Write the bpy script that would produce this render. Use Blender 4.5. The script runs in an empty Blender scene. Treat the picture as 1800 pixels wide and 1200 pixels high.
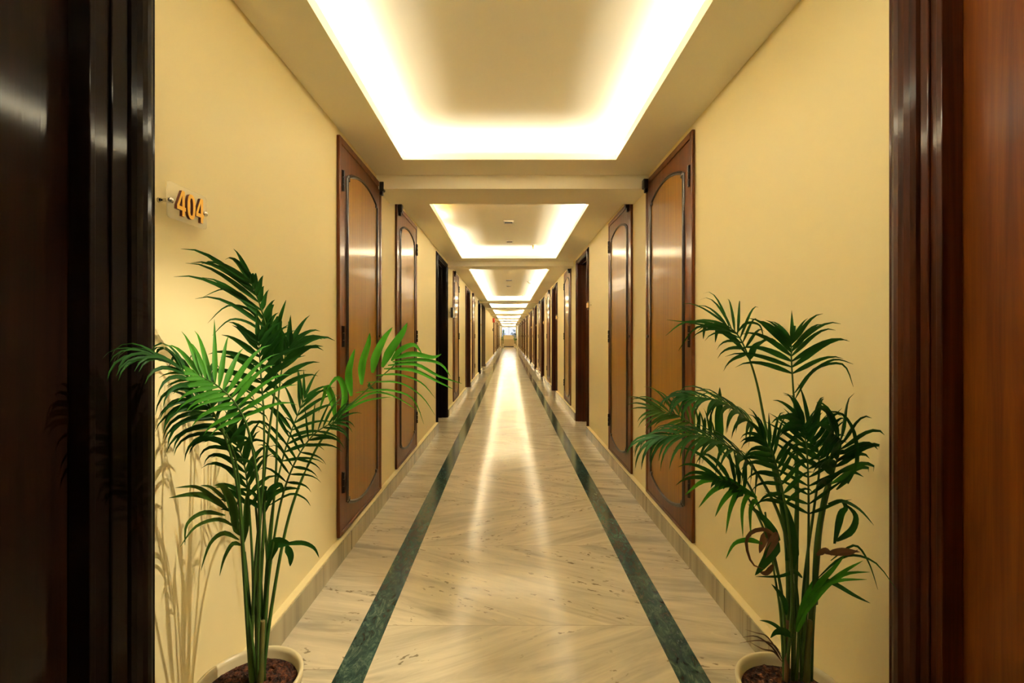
import bpy, bmesh, math, random
from mathutils import Vector, Matrix
S = bpy.context.scene
C = S.collection
PI = math.pi
# ------------------------------------------------------------------ camera / light / exposure
EYE = 1.15
FPX = 800.0
VX, VY = 894.0, 590.5
cd = bpy.data.cameras.new('camera'); cam = bpy.data.objects.new('camera', cd); C.objects.link(cam)
cam.location = (0, 0, EYE); cam.rotation_euler = (PI/2, 0, 0)
cd.sensor_width = 36; cd.lens = 16.0; cd.clip_start = .05; cd.clip_end = 300
cd.shift_x = (900-VX)/1800.0; cd.shift_y = -(600-VY)/1800.0
S.camera = cam
S.view_settings.view_transform = 'Standard'
try: S.view_settings.look = 'None'
except Exception: pass
S.view_settings.gamma = 1
S.view_settings.use_curve_mapping = False
S.view_settings.exposure = 0.36
S.cycles.max_bounces = 16; S.cycles.diffuse_bounces = 12
STRIP_W = 12.0                      # watts per metre of cove strip
WARM = (1.0, .965, .86)
SPOT_W = 7.0
w = bpy.data.worlds.new('world'); S.world = w; w.use_nodes = True
w.node_tree.nodes['Background'].inputs[0].default_value = (.93, .96, 1, 1)
w.node_tree.nodes['Background'].inputs[1].default_value = 4.5

XL, XR = -.883, .934          # wall faces
CE = 2.225                    # soffit height
UP = 2.345                    # raised ceiling panel
Y0, Y1 = -1.6, 49.6           # corridor extent
DT = 2.184                    # top of doors

def P(px, py, y):
    return Vector(((px-VX)/FPX*y, y, EYE-(py-VY)/FPX*y))

# ------------------------------------------------------------------ helpers
def link(o, parent=None):
    C.objects.link(o)
    if parent: o.parent = parent
    return o
def tag(o, label=None, cat=None, group=None, kind=None):
    if label: o['label'] = label
    if cat: o['category'] = cat
    if group: o['group'] = group
    if kind: o['kind'] = kind
    return o
def thing(name, label, cat, loc=(0,0,0), rz=0, group=None, kind=None):
    o = bpy.data.objects.new(name, None); o.empty_display_size = .1
    link(o); o.location = loc; o.rotation_euler = (0,0,rz)
    return tag(o, label, cat, group, kind)
def obj(name, bm, mats, parent=None, smooth=False):
    bmesh.ops.recalc_face_normals(bm, faces=bm.faces[:])
    me = bpy.data.meshes.new(name); bm.to_mesh(me); bm.free()
    if not isinstance(mats, (list, tuple)): mats = [mats]
    for m in mats: me.materials.append(m)
    if smooth:
        for p in me.polygons: p.use_smooth = True
    return link(bpy.data.objects.new(name, me), parent)
def box(bm, x0, x1, y0, y1, z0, z1, mi=0, bevel=0):
    r = bmesh.ops.create_cube(bm, size=1)
    for v in r['verts']:
        v.co = Vector(((x0+x1)/2+v.co.x*(x1-x0), (y0+y1)/2+v.co.y*(y1-y0), (z0+z1)/2+v.co.z*(z1-z0)))
    fs = set(f for v in r['verts'] for f in v.link_faces)
    for f in fs: f.material_index = mi
    if bevel:
        es = list(set(e for v in r['verts'] for e in v.link_edges))
        bmesh.ops.bevel(bm, geom=es, offset=bevel, segments=2, affect='EDGES', profile=.5)
    return bm
def mkbox(*a, **k):
    bm = bmesh.new(); return box(bm, *a, **k)
def lathe(bm, prof, n=32, c=(0,0), mi=0, cap=False):
    rings = []
    for r, z in prof:
        rings.append([bm.verts.new((c[0]+r*math.cos(2*PI*i/n), c[1]+r*math.sin(2*PI*i/n), z)) for i in range(n)])
    for a, b in zip(rings, rings[1:]):
        for i in range(n):
            f = bm.faces.new((a[i], a[(i+1)%n], b[(i+1)%n], b[i])); f.material_index = mi
    if cap:
        bm.faces.new(rings[0]); bm.faces.new(rings[-1])
def tube(bm, pts, rad, n=6, closed=False):
    rings = []; N = len(pts)
    for i, p in enumerate(pts):
        t = (pts[min(i+1, N-1)]-pts[max(i-1, 0)]).normalized()
        a = t.cross(Vector((.31, .2, .93)))
        if a.length < .05: a = t.cross(Vector((1, 0, 0)))
        a.normalize(); b = t.cross(a)
        r = rad(i/(N-1)) if callable(rad) else rad
        rings.append([bm.verts.new(p+a*r*math.cos(2*PI*k/n)+b*r*math.sin(2*PI*k/n)) for k in range(n)])
    for a, b in zip(rings, rings[1:]):
        for k in range(n): bm.faces.new((a[k], a[(k+1)%n], b[(k+1)%n], b[k]))
    bm.faces.new(rings[0][::-1]); bm.faces.new(rings[-1])
def sweep(bm, loop, prof):
    """loop: closed list of (y,z); prof: list of (offset, height) cross-section on a plane whose normal is +x"""
    n = len(loop); rings = []
    for i in range(n):
        p = Vector(loop[i]); a = Vector(loop[i-1]); b = Vector(loop[(i+1)%n])
        t1 = (p-a).normalized(); t2 = (b-p).normalized()
        n1 = Vector((-t1.y, t1.x)); n2 = Vector((-t2.y, t2.x))
        m = (n1+n2)
        if m.length < 1e-4: m = n1
        m.normalize(); k = 1/max(.6, m.dot(n1))
        rings.append([bm.verts.new((h, p.x+m.x*o*k, p.y+m.y*o*k)) for o, h in prof])
    for i in range(n):
        a, b = rings[i], rings[(i+1)%n]
        for j in range(len(prof)-1): bm.faces.new((a[j], a[j+1], b[j+1], b[j]))
def spline(pts, n):
    out = []; m = len(pts)
    for s in range(n+1):
        u = s/n*(m-1); i = min(int(u), m-2); f = u-i
        p0 = pts[max(i-1,0)]; p1 = pts[i]; p2 = pts[i+1]; p3 = pts[min(i+2,m-1)]
        out.append(.5*((2*p1)+(p2-p0)*f+(2*p0-5*p1+4*p2-p3)*f*f+(3*p1-p0-3*p2+p3)*f**3))
    return out
def dup(o, parent=None, **kw):
    c = o.copy(); C.objects.link(c)
    if parent: c.parent = parent
    for ch in list(o.children): dup(ch, c)
    return c

# ------------------------------------------------------------------ materials
def mat(name, col, rough=.5, metal=0, spec=.5, coat=0, coatr=.1, emit=None, es=0):
    m = bpy.data.materials.new(name); m.use_nodes = True
    b = m.node_tree.nodes['Principled BSDF']
    b.inputs['Base Color'].default_value = (*col, 1); b.inputs['Roughness'].default_value = rough
    b.inputs['Metallic'].default_value = metal; b.inputs['Specular IOR Level'].default_value = spec
    b.inputs['Coat Weight'].default_value = coat; b.inputs['Coat Roughness'].default_value = coatr
    if emit:
        b.inputs['Emission Color'].default_value = (*emit, 1); b.inputs['Emission Strength'].default_value = es
    return m
class NT:
    def __init__(s, m): s.t = m.node_tree; s.b = s.t.nodes['Principled BSDF']
    def n(s, ty, **k):
        x = s.t.nodes.new(ty)
        for a, v in k.items(): setattr(x, a, v)
        return x
    def l(s, a, b): s.t.links.new(a, b)
    def coords(s, scale=(1,1,1), rot=(0,0,0), which='Object'):
        c = s.n('ShaderNodeTexCoord'); mp = s.n('ShaderNodeMapping')
        s.l(c.outputs[which], mp.inputs[0]); mp.inputs['Scale'].default_value = scale; mp.inputs['Rotation'].default_value = rot
        return mp.outputs[0]
    def noise(s, vec, scale=1, detail=4, rough=.5, dist=0):
        x = s.n('ShaderNodeTexNoise'); s.l(vec, x.inputs['Vector'])
        x.inputs['Scale'].default_value = scale; x.inputs['Detail'].default_value = detail
        x.inputs['Roughness'].default_value = rough; x.inputs['Distortion'].default_value = dist
        return x.outputs['Fac']
    def ramp(s, fac, stops):
        r = s.n('ShaderNodeValToRGB'); s.l(fac, r.inputs[0]); e = r.color_ramp.elements
        while len(e) < len(stops): e.new(.5)
        for i, (p, c) in enumerate(stops):
            e[i].position = p; e[i].color = (*c, 1) if len(c) == 3 else c
        return r.outputs[0]
    def math(s, op, a, b=None, c=None):
        x = s.n('ShaderNodeMath', operation=op)
        for i, v in enumerate((a, b, c)):
            if v is None: continue
            if isinstance(v, (int, float)): x.inputs[i].default_value = v
            else: s.l(v, x.inputs[i])
        return x.outputs[0]
    def mix(s, fac, a, b, mode='MIX'):
        x = s.n('ShaderNodeMix', data_type='RGBA', blend_type=mode)
        for i, v in ((0, fac), (6, a), (7, b)):
            if isinstance(v, (int, float)): x.inputs[i].default_value = v
            elif isinstance(v, tuple): x.inputs[i].default_value = (*v, 1)
            else: s.l(v, x.inputs[i])
        return x.outputs[2]
    def bump(s, h, strength=.2, dist=.01):
        x = s.n('ShaderNodeBump'); x.inputs['Strength'].default_value = strength; x.inputs['Distance'].default_value = dist
        s.l(h, x.inputs['Height']); s.l(x.outputs[0], s.b.inputs['Normal'])

def paint(name, c, rough=.55):
    m = mat(name, c, rough, spec=.3); t = NT(m)
    v = t.coords(); n1 = t.noise(v, 1.3, 3)
    col = t.mix(t.math('MULTIPLY', n1, .10), c, tuple(k*.80 for k in c))
    t.l(col, t.b.inputs['Base Color'])
    t.bump(t.noise(v, 60, 3), .05, .004)
    return m
M = {}
M['wall'] = paint('wall_paint', (.785, .685, .40))
M['ceil'] = paint('ceiling_paint', (.94, .90, .78), .7)
def wood(name, dark, light, rough=.22, gs=(26, 26, .9), bump=.1, coat=.3, coatr=.12, knots=False, fine=0):
    m = mat(name, light, rough, coat=coat, coatr=coatr); t = NT(m)
    v = t.coords(gs); n1 = t.noise(v, 1.6, 6, .6, .8)
    col = t.ramp(n1, [(.32, dark), (.68, light)])
    v2 = t.coords((150, 150, 2.2)); n2 = t.noise(v2, 1.5, 3)
    col = t.mix(t.math('MULTIPLY', n2, .55), col, tuple(k*.45 for k in dark))
    if knots:
        v3 = t.coords((5, 5, 1.3)); vo = t.n('ShaderNodeTexVoronoi'); t.l(v3, vo.inputs['Vector']); vo.inputs['Scale'].default_value = 1.3
        k = t.ramp(vo.outputs['Distance'], [(.03, (1,1,1)), (.12, (0,0,0))])
        col = t.mix(t.math('MULTIPLY', k, .8), col, (.03, .012, .005))
    t.l(col, t.b.inputs['Base Color'])
    h = n2 if not fine else t.math('ADD', n2, t.math('MULTIPLY', t.noise(t.coords((260, 260, 9)), 1, 2), fine))
    t.bump(h, bump, .002)
    x = t.n('ShaderNodeBump'); x.inputs['Strength'].default_value = bump*.5; x.inputs['Distance'].default_value = .002
    t.l(h, x.inputs['Height']); t.l(x.outputs[0], t.b.inputs['Coat Normal'])
    return m
M['stile'] = wood('cupboard_stile_wood', (.085, .020, .003), (.19, .056, .008), .4, coat=.2)
M['stile'].node_tree.nodes['Principled BSDF'].inputs['Specular IOR Level'].default_value = .2
M['veneer'] = wood('cupboard_veneer', (.24, .100, .003), (.38, .175, .006), .4, (40, 40, .6), .20, .22, .08, fine=.6)
M['veneer'].node_tree.nodes['Principled BSDF'].inputs['Specular IOR Level'].default_value = .16
M['bead'] = wood('dark_bead_wood', (.012, .004, .002), (.035, .010, .003), .35, coat=.35, coatr=.10)
M['maho'] = wood('room_door_frame_wood', (.022, .004, .001), (.085, .018, .003), .45, coat=.18, coatr=.1)
M['maho'].node_tree.nodes['Principled BSDF'].inputs['Specular IOR Level'].default_value = .1
M['ebony'] = wood('dark_door_wood', (.004, .0015, .0008), (.014, .004, .0015), .6, coat=.30, coatr=.09, bump=.10, fine=.6)
M['ebony'].node_tree.nodes['Principled BSDF'].inputs['Specular IOR Level'].default_value = .04
M['darkframe'] = wood('dark_frame_wood', (.0025, .001, .0006), (.008, .0025, .001), .6, coat=.16, coatr=.07)
M['darkframe'].node_tree.nodes['Principled BSDF'].inputs['Specular IOR Level'].default_value = .04
M['pine'] = wood('orange_door_wood', (.10, .020, .001), (.22, .060, .002), .5, (14, 14, .8), .06, .12, .2, knots=True)
M['pine'].node_tree.nodes['Principled BSDF'].inputs['Specular IOR Level'].default_value = .2
M['leaf_door'] = wood('brown_door_leaf_wood', (.11, .035, .009), (.22, .085, .018), .25, coat=.4)
M['brownwall'] = wood('brown_laminate', (.085, .05, .018), (.13, .08, .03), .4, (8, 8, 8), .02, .1)
M['black'] = mat('black_metal', (.012, .011, .010), .35, .4)
M['chrome'] = mat('polished_steel', (.75, .72, .65), .18, 1)
M['brass'] = mat('brass', (.80, .50, .10), .28, 1)
M['gold'] = mat('gold_lacquer', (.66, .36, .03), .35, .35)
M['dgold'] = mat('brown_sign_edge', (.12, .03, .012), .4)
M['white'] = mat('white_plastic', (.75, .72, .65), .4)
M['red'] = mat('red_plastic', (.45, .02, .015), .35)
m = M['acryl'] = mat('clear_acrylic', (.97, .95, .86), .04); b = m.node_tree.nodes['Principled BSDF']
b.inputs['Alpha'].default_value = .2
m = M['glass'] = mat('window_glass', (.95, .97, 1), .02); b = m.node_tree.nodes['Principled BSDF']
b.inputs['Transmission Weight'].default_value = 1; b.inputs['IOR'].default_value = 1.1
M['strip'] = mat('cove_strip', (1, .9, .7), .4, emit=WARM, es=6)
M['lens'] = mat('added_downlight_lens', (1, .9, .7), .4, emit=WARM, es=12)

def marble(name, mirror=True, base=(.63, .565, .42), y0=-.26, per=.69, seed=0.0, side=False):
    m = mat(name, base, .12, spec=.18); t = NT(m)
    c = t.n('ShaderNodeTexCoord'); sp = t.n('ShaderNodeSeparateXYZ'); t.l(c.outputs['Object'], sp.inputs[0])
    x, y = sp.outputs[0], sp.outputs[1]
    k = t.math('DIVIDE', t.math('SUBTRACT', y, y0), per)
    idx = t.math('FLOOR', k); fr = t.math('FRACT', k)
    par = t.math('SUBTRACT', t.math('MULTIPLY', t.math('MODULO', t.math('ABSOLUTE', idx), 2), 2), 1)
    xm = t.math('MULTIPLY', x, par) if mirror else x
    a = .42 if mirror else .18
    u = t.math('ADD', t.math('MULTIPLY', xm, math.sin(a)), t.math('MULTIPLY', y, math.cos(a)))
    vv = t.math('SUBTRACT', t.math('MULTIPLY', xm, math.cos(a)), t.math('MULTIPLY', y, math.sin(a)))
    cb = t.n('ShaderNodeCombineXYZ'); t.l(t.math('MULTIPLY', u, 13), cb.inputs[0]); t.l(t.math('MULTIPLY', vv, 1.6), cb.inputs[1])
    t.l(t.math('ADD', t.math('MULTIPLY', idx, .7), seed), cb.inputs[2])
    n1 = t.noise(cb.outputs[0], 1.0, 7, .62, 1.1)
    dk = tuple(q*.66 for q in base); lt = tuple(min(1, q*1.10) for q in base)
    col = t.ramp(n1, [(.30, dk), (.47, tuple(q*.90 for q in base)), (.66, lt)])
    # grey smoky veins
    cb2 = t.n('ShaderNodeCombineXYZ'); t.l(t.math('MULTIPLY', u, 5), cb2.inputs[0]); t.l(t.math('MULTIPLY', vv, .8), cb2.inputs[1])
    t.l(t.math('ADD', idx, seed+4), cb2.inputs[2])
    n2 = t.noise(cb2.outputs[0], 1.2, 5, .6, .6)
    g = t.ramp(n2, [(.56, (0,0,0)), (.68, (1,1,1))])
    col = t.mix(t.math('MULTIPLY', g, .65 if side else .36), col, (.25, .24, .19))
    # flecks
    cb3 = t.n('ShaderNodeCombineXYZ'); t.l(t.math('MULTIPLY', u, 62), cb3.inputs[0]); t.l(t.math('MULTIPLY', vv, 26), cb3.inputs[1]); t.l(idx, cb3.inputs[2])
    vo = t.n('ShaderNodeTexVoronoi'); 
    wn = t.n('ShaderNodeTexNoise'); t.l(cb3.outputs[0], wn.inputs['Vector']); wn.inputs['Scale'].default_value = 1.1; wn.inputs['Detail'].default_value = 3
    va = t.n('ShaderNodeVectorMath', operation='MULTIPLY_ADD'); t.l(wn.outputs['Color'], va.inputs[0]); va.inputs[1].default_value = (2.2, 2.2, 0); t.l(cb3.outputs[0], va.inputs[2])
    t.l(va.outputs[0], vo.inputs['Vector']); vo.inputs['Randomness'].default_value = 1
    vo.inputs['Scale'].default_value = .75
    f1 = t.ramp(vo.outputs['Distance'], [(.17, (1,1,1)), (.27, (0,0,0))])
    n3 = t.noise(cb2.outputs[0], 2.1, 2, .5)
    f2 = t.ramp(n3, [(.52, (0,0,0)), (.58, (1,1,1))])
    col = t.mix(t.math('MULTIPLY', t.math('MULTIPLY', f1, f2), .72), col, (.12, .09, .045))
    # joints
    j = t.math('LESS_THAN', t.math('ABSOLUTE', t.math('SUBTRACT', fr, .5)), .4985)
    col = t.mix(t.math('MULTIPLY', t.math('SUBTRACT', 1, j), .6), col, (.16, .12, .06))
    t.l(col, t.b.inputs['Base Color'])
    t.l(t.math('ADD', t.math('MULTIPLY', n1, .09), .10), t.b.inputs['Roughness'])
    t.bump(t.noise(t.coords(), 3.0, 2), .03, .01)
    return m
M['marble'] = marble('floor_marble')
M['marble2'] = marble('border_marble', False, (.60, .53, .39), per=.61, seed=9, side=True)
M['skirt'] = marble('skirting_marble', False, (.44, .385, .25), per=1.3, seed=5, side=True)
def green():
    m = mat('green_marble', (.03, .07, .06), .14); t = NT(m)
    v = t.coords((30, 12, 12)); n1 = t.noise(v, 1, 9, .75, 1.6)
    col = t.ramp(n1, [(.36, (.010, .024, .022)), (.52, (.032, .070, .058)), (.68, (.13, .20, .14))])
    t.l(col, t.b.inputs['Base Color'])
    return m
M['green'] = green()
def leafm(name, a, b, tr=.35):
    m = mat(name, a, .45, spec=.22); t = NT(m)
    n = t.noise(t.coords((14, 14, 14)), 1, 2)
    col = t.ramp(n, [(.3, a), (.7, b)])
    t.l(col, t.b.inputs['Base Color'])
    out = t.t.nodes['Material Output']; tl = t.n('ShaderNodeBsdfTranslucent'); t.l(col, tl.inputs[0])
    mx = t.n('ShaderNodeMixShader'); mx.inputs[0].default_value = tr
    t.l(t.b.outputs[0], mx.inputs[1]); t.l(tl.outputs[0], mx.inputs[2]); t.l(mx.outputs[0], out.inputs[0])
    return m
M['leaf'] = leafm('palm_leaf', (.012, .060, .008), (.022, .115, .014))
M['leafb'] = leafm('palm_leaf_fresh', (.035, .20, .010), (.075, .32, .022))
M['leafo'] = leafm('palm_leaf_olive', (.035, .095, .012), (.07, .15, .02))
M['dry'] = leafm('palm_leaf_withered', (.10, .05, .025), (.20, .11, .05), .1)
M['stalk'] = leafm('palm_stalk', (.03, .085, .012), (.07, .14, .022), .05)
M['cane'] = leafm('palm_cane', (.08, .10, .02), (.17, .13, .035), .0)
M['pot'] = mat('cream_pot', (.62, .54, .34), .3)
def soilm():
    m = mat('potting_soil', (.08, .02, .01), .95); t = NT(m)
    n = t.noise(t.coords(), 55, 5, .7)
    t.l(t.ramp(n, [(.38, (.012, .005, .003)), (.5, (.07, .02, .008)), (.66, (.24, .075, .025))]), t.b.inputs['Base Color'])
    t.bump(n, 1.0, .02)
    return m
M['soil'] = soilm()
M['stone'] = mat('pale_desk_laminate', (.52, .40, .22), .35)
M['facade'] = paint('grey_facade', (.22, .22, .24))
M['roof'] = mat('grey_roof', (.16, .16, .18), .7)

# ------------------------------------------------------------------ layout tables (distances along the corridor)
L_DOORS = [(5.52, 6.48), (9.29, 10.30), (13.08, 13.95), (26.2, 27.2), (31.8, 32.8), (38.0, 39.0), (43.5, 44.5)]
R_DOORS = [(5.28, 6.20), (8.69, 9.64), (11.9, 12.8), (15.0, 16.0), (18.2, 19.2), (22.0, 23.0), (25.6, 26.6), (29.2, 30.2), (33.0, 34.0), (37.5, 38.5), (42.5, 43.5)]
L_CUP = [2.718, 3.92, 7.57, 11.3, 29.2, 34.8, 36.2, 41.2]
R_CUP = [2.66, 3.80, 7.16, 10.53, 13.65, 16.9, 20.3, 24.2, 27.8, 31.4, 35.6, 40.2]
NEAR_L = (.14, 1.123); NEAR_R = (.12, 1.105)
ALC = (14.8, 17.2)            # side lobby opening on the left wall
COVES = [(.10, 2.774), (3.66, 6.30), (7.10, 13.87), (14.75, 17.3), (18.2, 22.2), (23.1, 27.6), (28.5, 32.3), (33.2, 38.0), (38.9, 47.4)]
CX = .65                      # half width of the cove openings
CXM = .005

# ------------------------------------------------------------------ structure
def wall(name, face, back, holes):
    bm = bmesh.new(); y = Y0
    a, b = min(face, back), max(face, back)
    for h0, h1, top in sorted(holes):
        box(bm, a, b, y, h0, 0, UP+.1)
        box(bm, a, b, h0, h1, top, UP+.1)
        y = h1
    box(bm, a, b, y, Y1, 0, UP+.1)
    return tag(obj(name, bm, M['wall']), 'cream painted corridor wall on the %s' % name.split('_')[1], 'wall', kind='structure')
TH = .16
holesL = [(a, b, DT) for a, b in L_DOORS]+[(NEAR_L[0], NEAR_L[1], DT)]+[(ALC[0], ALC[1], CE)]
holesR = [(a, b, DT) for a, b in R_DOORS]+[(NEAR_R[0], NEAR_R[1], DT)]
wall('wall_left', XL, XL-TH, holesL)
wall('wall_right', XR, XR+TH, holesR)
# end walls
bm = mkbox(XL-TH, XR+TH, Y0-.15, Y0, 0, UP+.1)
tag(obj('wall_back', bm, M['wall']), 'cream end wall behind the viewpoint', 'wall', kind='structure')
bm = bmesh.new()
box(bm, XL-TH, XR+TH, Y1, Y1+.15, 0, .95); box(bm, XL-TH, XR+TH, Y1, Y1+.15, 2.15, UP+.1)
box(bm, XL-TH, XL+.12, Y1, Y1+.15, .95, 2.15); box(bm, XR-.12, XR+TH, Y1, Y1+.15, .95, 2.15)
tag(obj('wall_end', bm, M['wall']), 'far end wall around the bright window', 'wall', kind='structure')
win = thing('window_1', 'bright window closing the far end of the corridor', 'window', ((XL+XR)/2, Y1+.07, .95), kind='structure')
bm = bmesh.new(); hw = (XR-XL)/2-.12
for x0, x1, z0, z1 in ((-hw, hw, 0, .05), (-hw, hw, 1.15, 1.2), (-hw, -hw+.05, 0, 1.2), (hw-.05, hw, 0, 1.2), (-.02, .02, 0, 1.2)):
    box(bm, x0, x1, -.03, .03, z0, z1)
obj('window_frame', bm, M['white'], win)
obj('pane', mkbox(-hw+.05, hw-.05, -.004, .004, .05, 1.15), M['glass'], win)

# floor: one slab with inlaid bands
bm = bmesh.new()
xs = [XL-TH, -.588, -.483, .568, .672, XR+TH]; mi = [1, 2, 0, 2, 1]
ys = [Y0-.15, 5, 12, 25, Y1+.15]
for i in range(5):
    for j in range(4):
        f = bm.faces.new([bm.verts.new(p) for p in ((xs[i], ys[j], 0), (xs[i+1], ys[j], 0), (xs[i+1], ys[j+1], 0), (xs[i], ys[j+1], 0))]); f.material_index = mi[i]
bmesh.ops.remove_doubles(bm, verts=bm.verts[:], dist=1e-5)
r = bmesh.ops.extrude_face_region(bm, geom=bm.faces[:])
for v in r['geom']:
    if isinstance(v, bmesh.types.BMVert): v.co.z = -.08
fl = obj('floor', bm, [M['marble'], M['marble2'], M['green']])
tag(fl, 'polished beige marble floor with two dark green marble bands', 'floor', kind='structure')
# side lobby
bm = bmesh.new(); f = mkbox(XL-2.2, XL-TH, ALC[0]-.1, ALC[1]+.1, -.08, 0)
tag(obj('floor', f, M['marble2']), 'marble floor of the side lobby', 'floor', kind='structure')
tag(obj('wall_lobby_far', mkbox(XL-2.2, XL-TH, ALC[1], ALC[1]+.12, 0, UP+.1), M['brownwall']), 'dark brown laminate wall of the side lobby', 'wall', kind='structure')
bm = bmesh.new(); box(bm, XL-2.2, XL-TH, ALC[0]-.12, ALC[0], 0, UP+.1); box(bm, XL-2.32, XL-2.2, ALC[0]-.12, ALC[1]+.12, 0, UP+.1)
tag(obj('wall_lobby_near', bm, M['wall']), 'cream walls of the side lobby', 'wall', kind='structure')
tag(obj('ceiling', mkbox(XL-2.2, XL-TH, ALC[0], ALC[1], CE, CE+.06), M['ceil']), 'flat ceiling of the side lobby', 'ceiling', kind='structure')
# brown lining on the far side of the lobby opening
tag(obj('trim_1', mkbox(XL-TH, XL+.004, ALC[1]-.012, ALC[1]+.0, 0, CE), M['brownwall']), 'brown lining of the side lobby opening', 'trim', kind='structure')

# baseboards
def baseboard(name, face, sgn, gaps):
    bm = bmesh.new(); y = Y0; d = .037
    for a, b in sorted(gaps)+[(Y1, Y1)]:
        if a-y > .02:
            x0, x1 = sorted((face, face+sgn*d))
            box(bm, x0, x1, y, a, 0, .100)
            x0, x1 = sorted((face, face+sgn*(d-.006)))
            box(bm, x0, x1, y, a, .100, .105, mi=1)
        y = b
    o = obj(name, bm, [M['skirt'], M['wall']]); return tag(o, 'grey-beige marble skirting along the %s wall' % name.split('_')[1], 'baseboard', kind='structure')
baseboard('baseboard_left', XL, 1, L_DOORS+[NEAR_L, ALC])
baseboard('baseboard_right', XR, -1, R_DOORS+[NEAR_R])

# ceiling: soffit with coves, lips and dropped beams
bm = bmesh.new()
LIP = .047; CAV = .17
x0, x1 = CXM-CX, CXM+CX
box(bm, XL-TH, x0, Y0-.15, Y1+.15, CE, CE+.015); box(bm, x1, XR+TH, Y0-.15, Y1+.15, CE, CE+.015)
prev = Y0-.15
for a, b in COVES+[(Y1+.15, 0)]:
    box(bm, x0, x1, prev, a, CE, CE+.015)
    if b == 0: break
    # lip
    for q in ((x0-.012, x0, a-.012, b+.012), (x1, x1+.012, a-.012, b+.012), (x0, x1, a-.012, a), (x0, x1, b, b+.012)):
        box(bm, q[0], q[1], q[2], q[3], CE+.015, CE+LIP)
    c0, c1, d0, d1 = x0-CAV, x1+CAV, a-CAV, b+CAV
    box(bm, c0, c1, d0, d1, UP, UP+.02)
    box(bm, c0-.02, c0, d0-.02, d1+.02, CE+.015, UP+.02); box(bm, c1, c1+.02, d0-.02, d1+.02, CE+.015, UP+.02)
    box(bm, c0, c1, d0-.02, d0, CE+.015, UP+.02); box(bm, c0, c1, d1, d1+.02, CE+.015, UP+.02)
    prev = b
# beams
for k in range(len(COVES)-1):
    a, b = COVES[k][1], COVES[k+1][0]; g = (b-a)
    drop = .092 if k == 0 else .07
    if k > 1: drop = .045
    box(bm, XL, XR, a+g*.30, b-g*.30, CE-drop, CE)
tag(obj('ceiling', bm, M['ceil']), 'cream dropped ceiling with lit rectangular coves and cross beams', 'ceiling', kind='structure')

# cove light strips
ORD = ['first', 'second', 'third', 'fourth', 'fifth', 'sixth', 'seventh', 'eighth', 'ninth', 'tenth', 'eleventh', 'twelfth', 'thirteenth', 'fourteenth']
def area(name, cx, cy, lx, ly, watts, col=WARM):
    ld = bpy.data.lights.new(name, 'AREA'); ld.shape = 'RECTANGLE'; ld.size = lx; ld.size_y = ly
    ld.energy = watts; ld.color = col
    o = bpy.data.objects.new(name, ld); C.objects.link(o); o.location = (cx, cy, CE+.032); o.rotation_euler = (PI, 0, 0)
    return o
for k, (a, b) in enumerate(COVES):
    bm = bmesh.new(); zz = CE+.0155; wv = .012
    e = .085
    runs = []
    ya, yb = a-e, b+e
    if k == 1:
        runs += [(x0-e, x0-e, 5.10, yb, 1), (x0-e, x0-e, 4.42, 4.55, .35)]
    else:
        runs += [(x0-e, x0-e, ya, yb, 1)]
    runs += [(x1+e, x1+e, ya, yb, 1), (x0-e+.02, x1+e-.02, yb, yb, 1), (x0-e+.02, x1+e-.02, ya, ya, 1)]
    for (p0, p1, q0, q1, s) in runs:
        lx = max(p1-p0, .02); ly = max(q1-q0, .02)
        box(bm, (p0+p1)/2-lx/2, (p0+p1)/2+lx/2, (q0+q1)/2-ly/2, (q0+q1)/2+ly/2, zz, zz+.01)
        L = max(lx, ly)
        dim = 1.0
        if k == 0: dim = .62
        area('cove_light', (p0+p1)/2, (q0+q1)/2, lx, ly, STRIP_W*L*s*dim)
    tag(obj('light_strip', bm, M['strip']), 'glowing strip light hidden in the %s ceiling cove' % ORD[k], 'light strip', 'strip lights in the ceiling coves')
# amber failing segment of the second cove
bm = mkbox(x0-.075, x0-.055, 4.0, 4.28, CE+.0155, CE+.026)
tag(obj('light_strip', bm, mat('amber_strip', (1, .6, .1), .4, emit=(1, .5, .08), es=5)), 'short amber glowing piece of strip light in the second cove', 'light strip')
area('cove_light', x0-.065, 4.12, .02, .3, 1.0, (1, .52, .10))
area('cove_light', x0-.065, 3.78, .02, .2, .5, (1, .60, .18))

# unseen spotlights, added to throw the palm shadow and light the palms
def spotlight(x, y, aim, watts, size, rad, label):
    t = thing('added_downlight', label, 'ceiling light', (x, y, CE), group='added small spotlights in the ceiling over the palms')
    bm = bmesh.new(); lathe(bm, [(.030, -.001), (.045, -.001), (.047, -.008), (.030, -.010), (.030, -.001)], 24); obj('bezel', bm, M['white'], t)
    bm = bmesh.new(); lathe(bm, [(.0295, -.002), (.0295, -.005)], 24, cap=True); obj('lens', bm, M['lens'], t)
    ld = bpy.data.lights.new('added_downlight_lamp', 'SPOT'); ld.energy = watts; ld.color = (1, .88, .64); ld.spot_size = math.radians(size); ld.spot_blend = .45; ld.shadow_soft_size = rad
    o = bpy.data.objects.new('added_downlight_lamp', ld); C.objects.link(o); o.location = (x, y, CE-.03)
    o.rotation_euler = (Vector(aim)-o.location).to_track_quat('-Z', 'Y').to_euler()
spotlight(.79, .98, (-.88, 1.20, .30), SPOT_W*17, 46, .012, 'added unseen spotlight in the ceiling border above the right palm')  # added out of view to cast the left palm's wall shadow
spotlight(-.75, .98, (.93, 1.3, .65), SPOT_W*1.8, 80, .07, 'added unseen spotlight in the ceiling border above the left palm')  # added out of view to brighten the right palm

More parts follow.
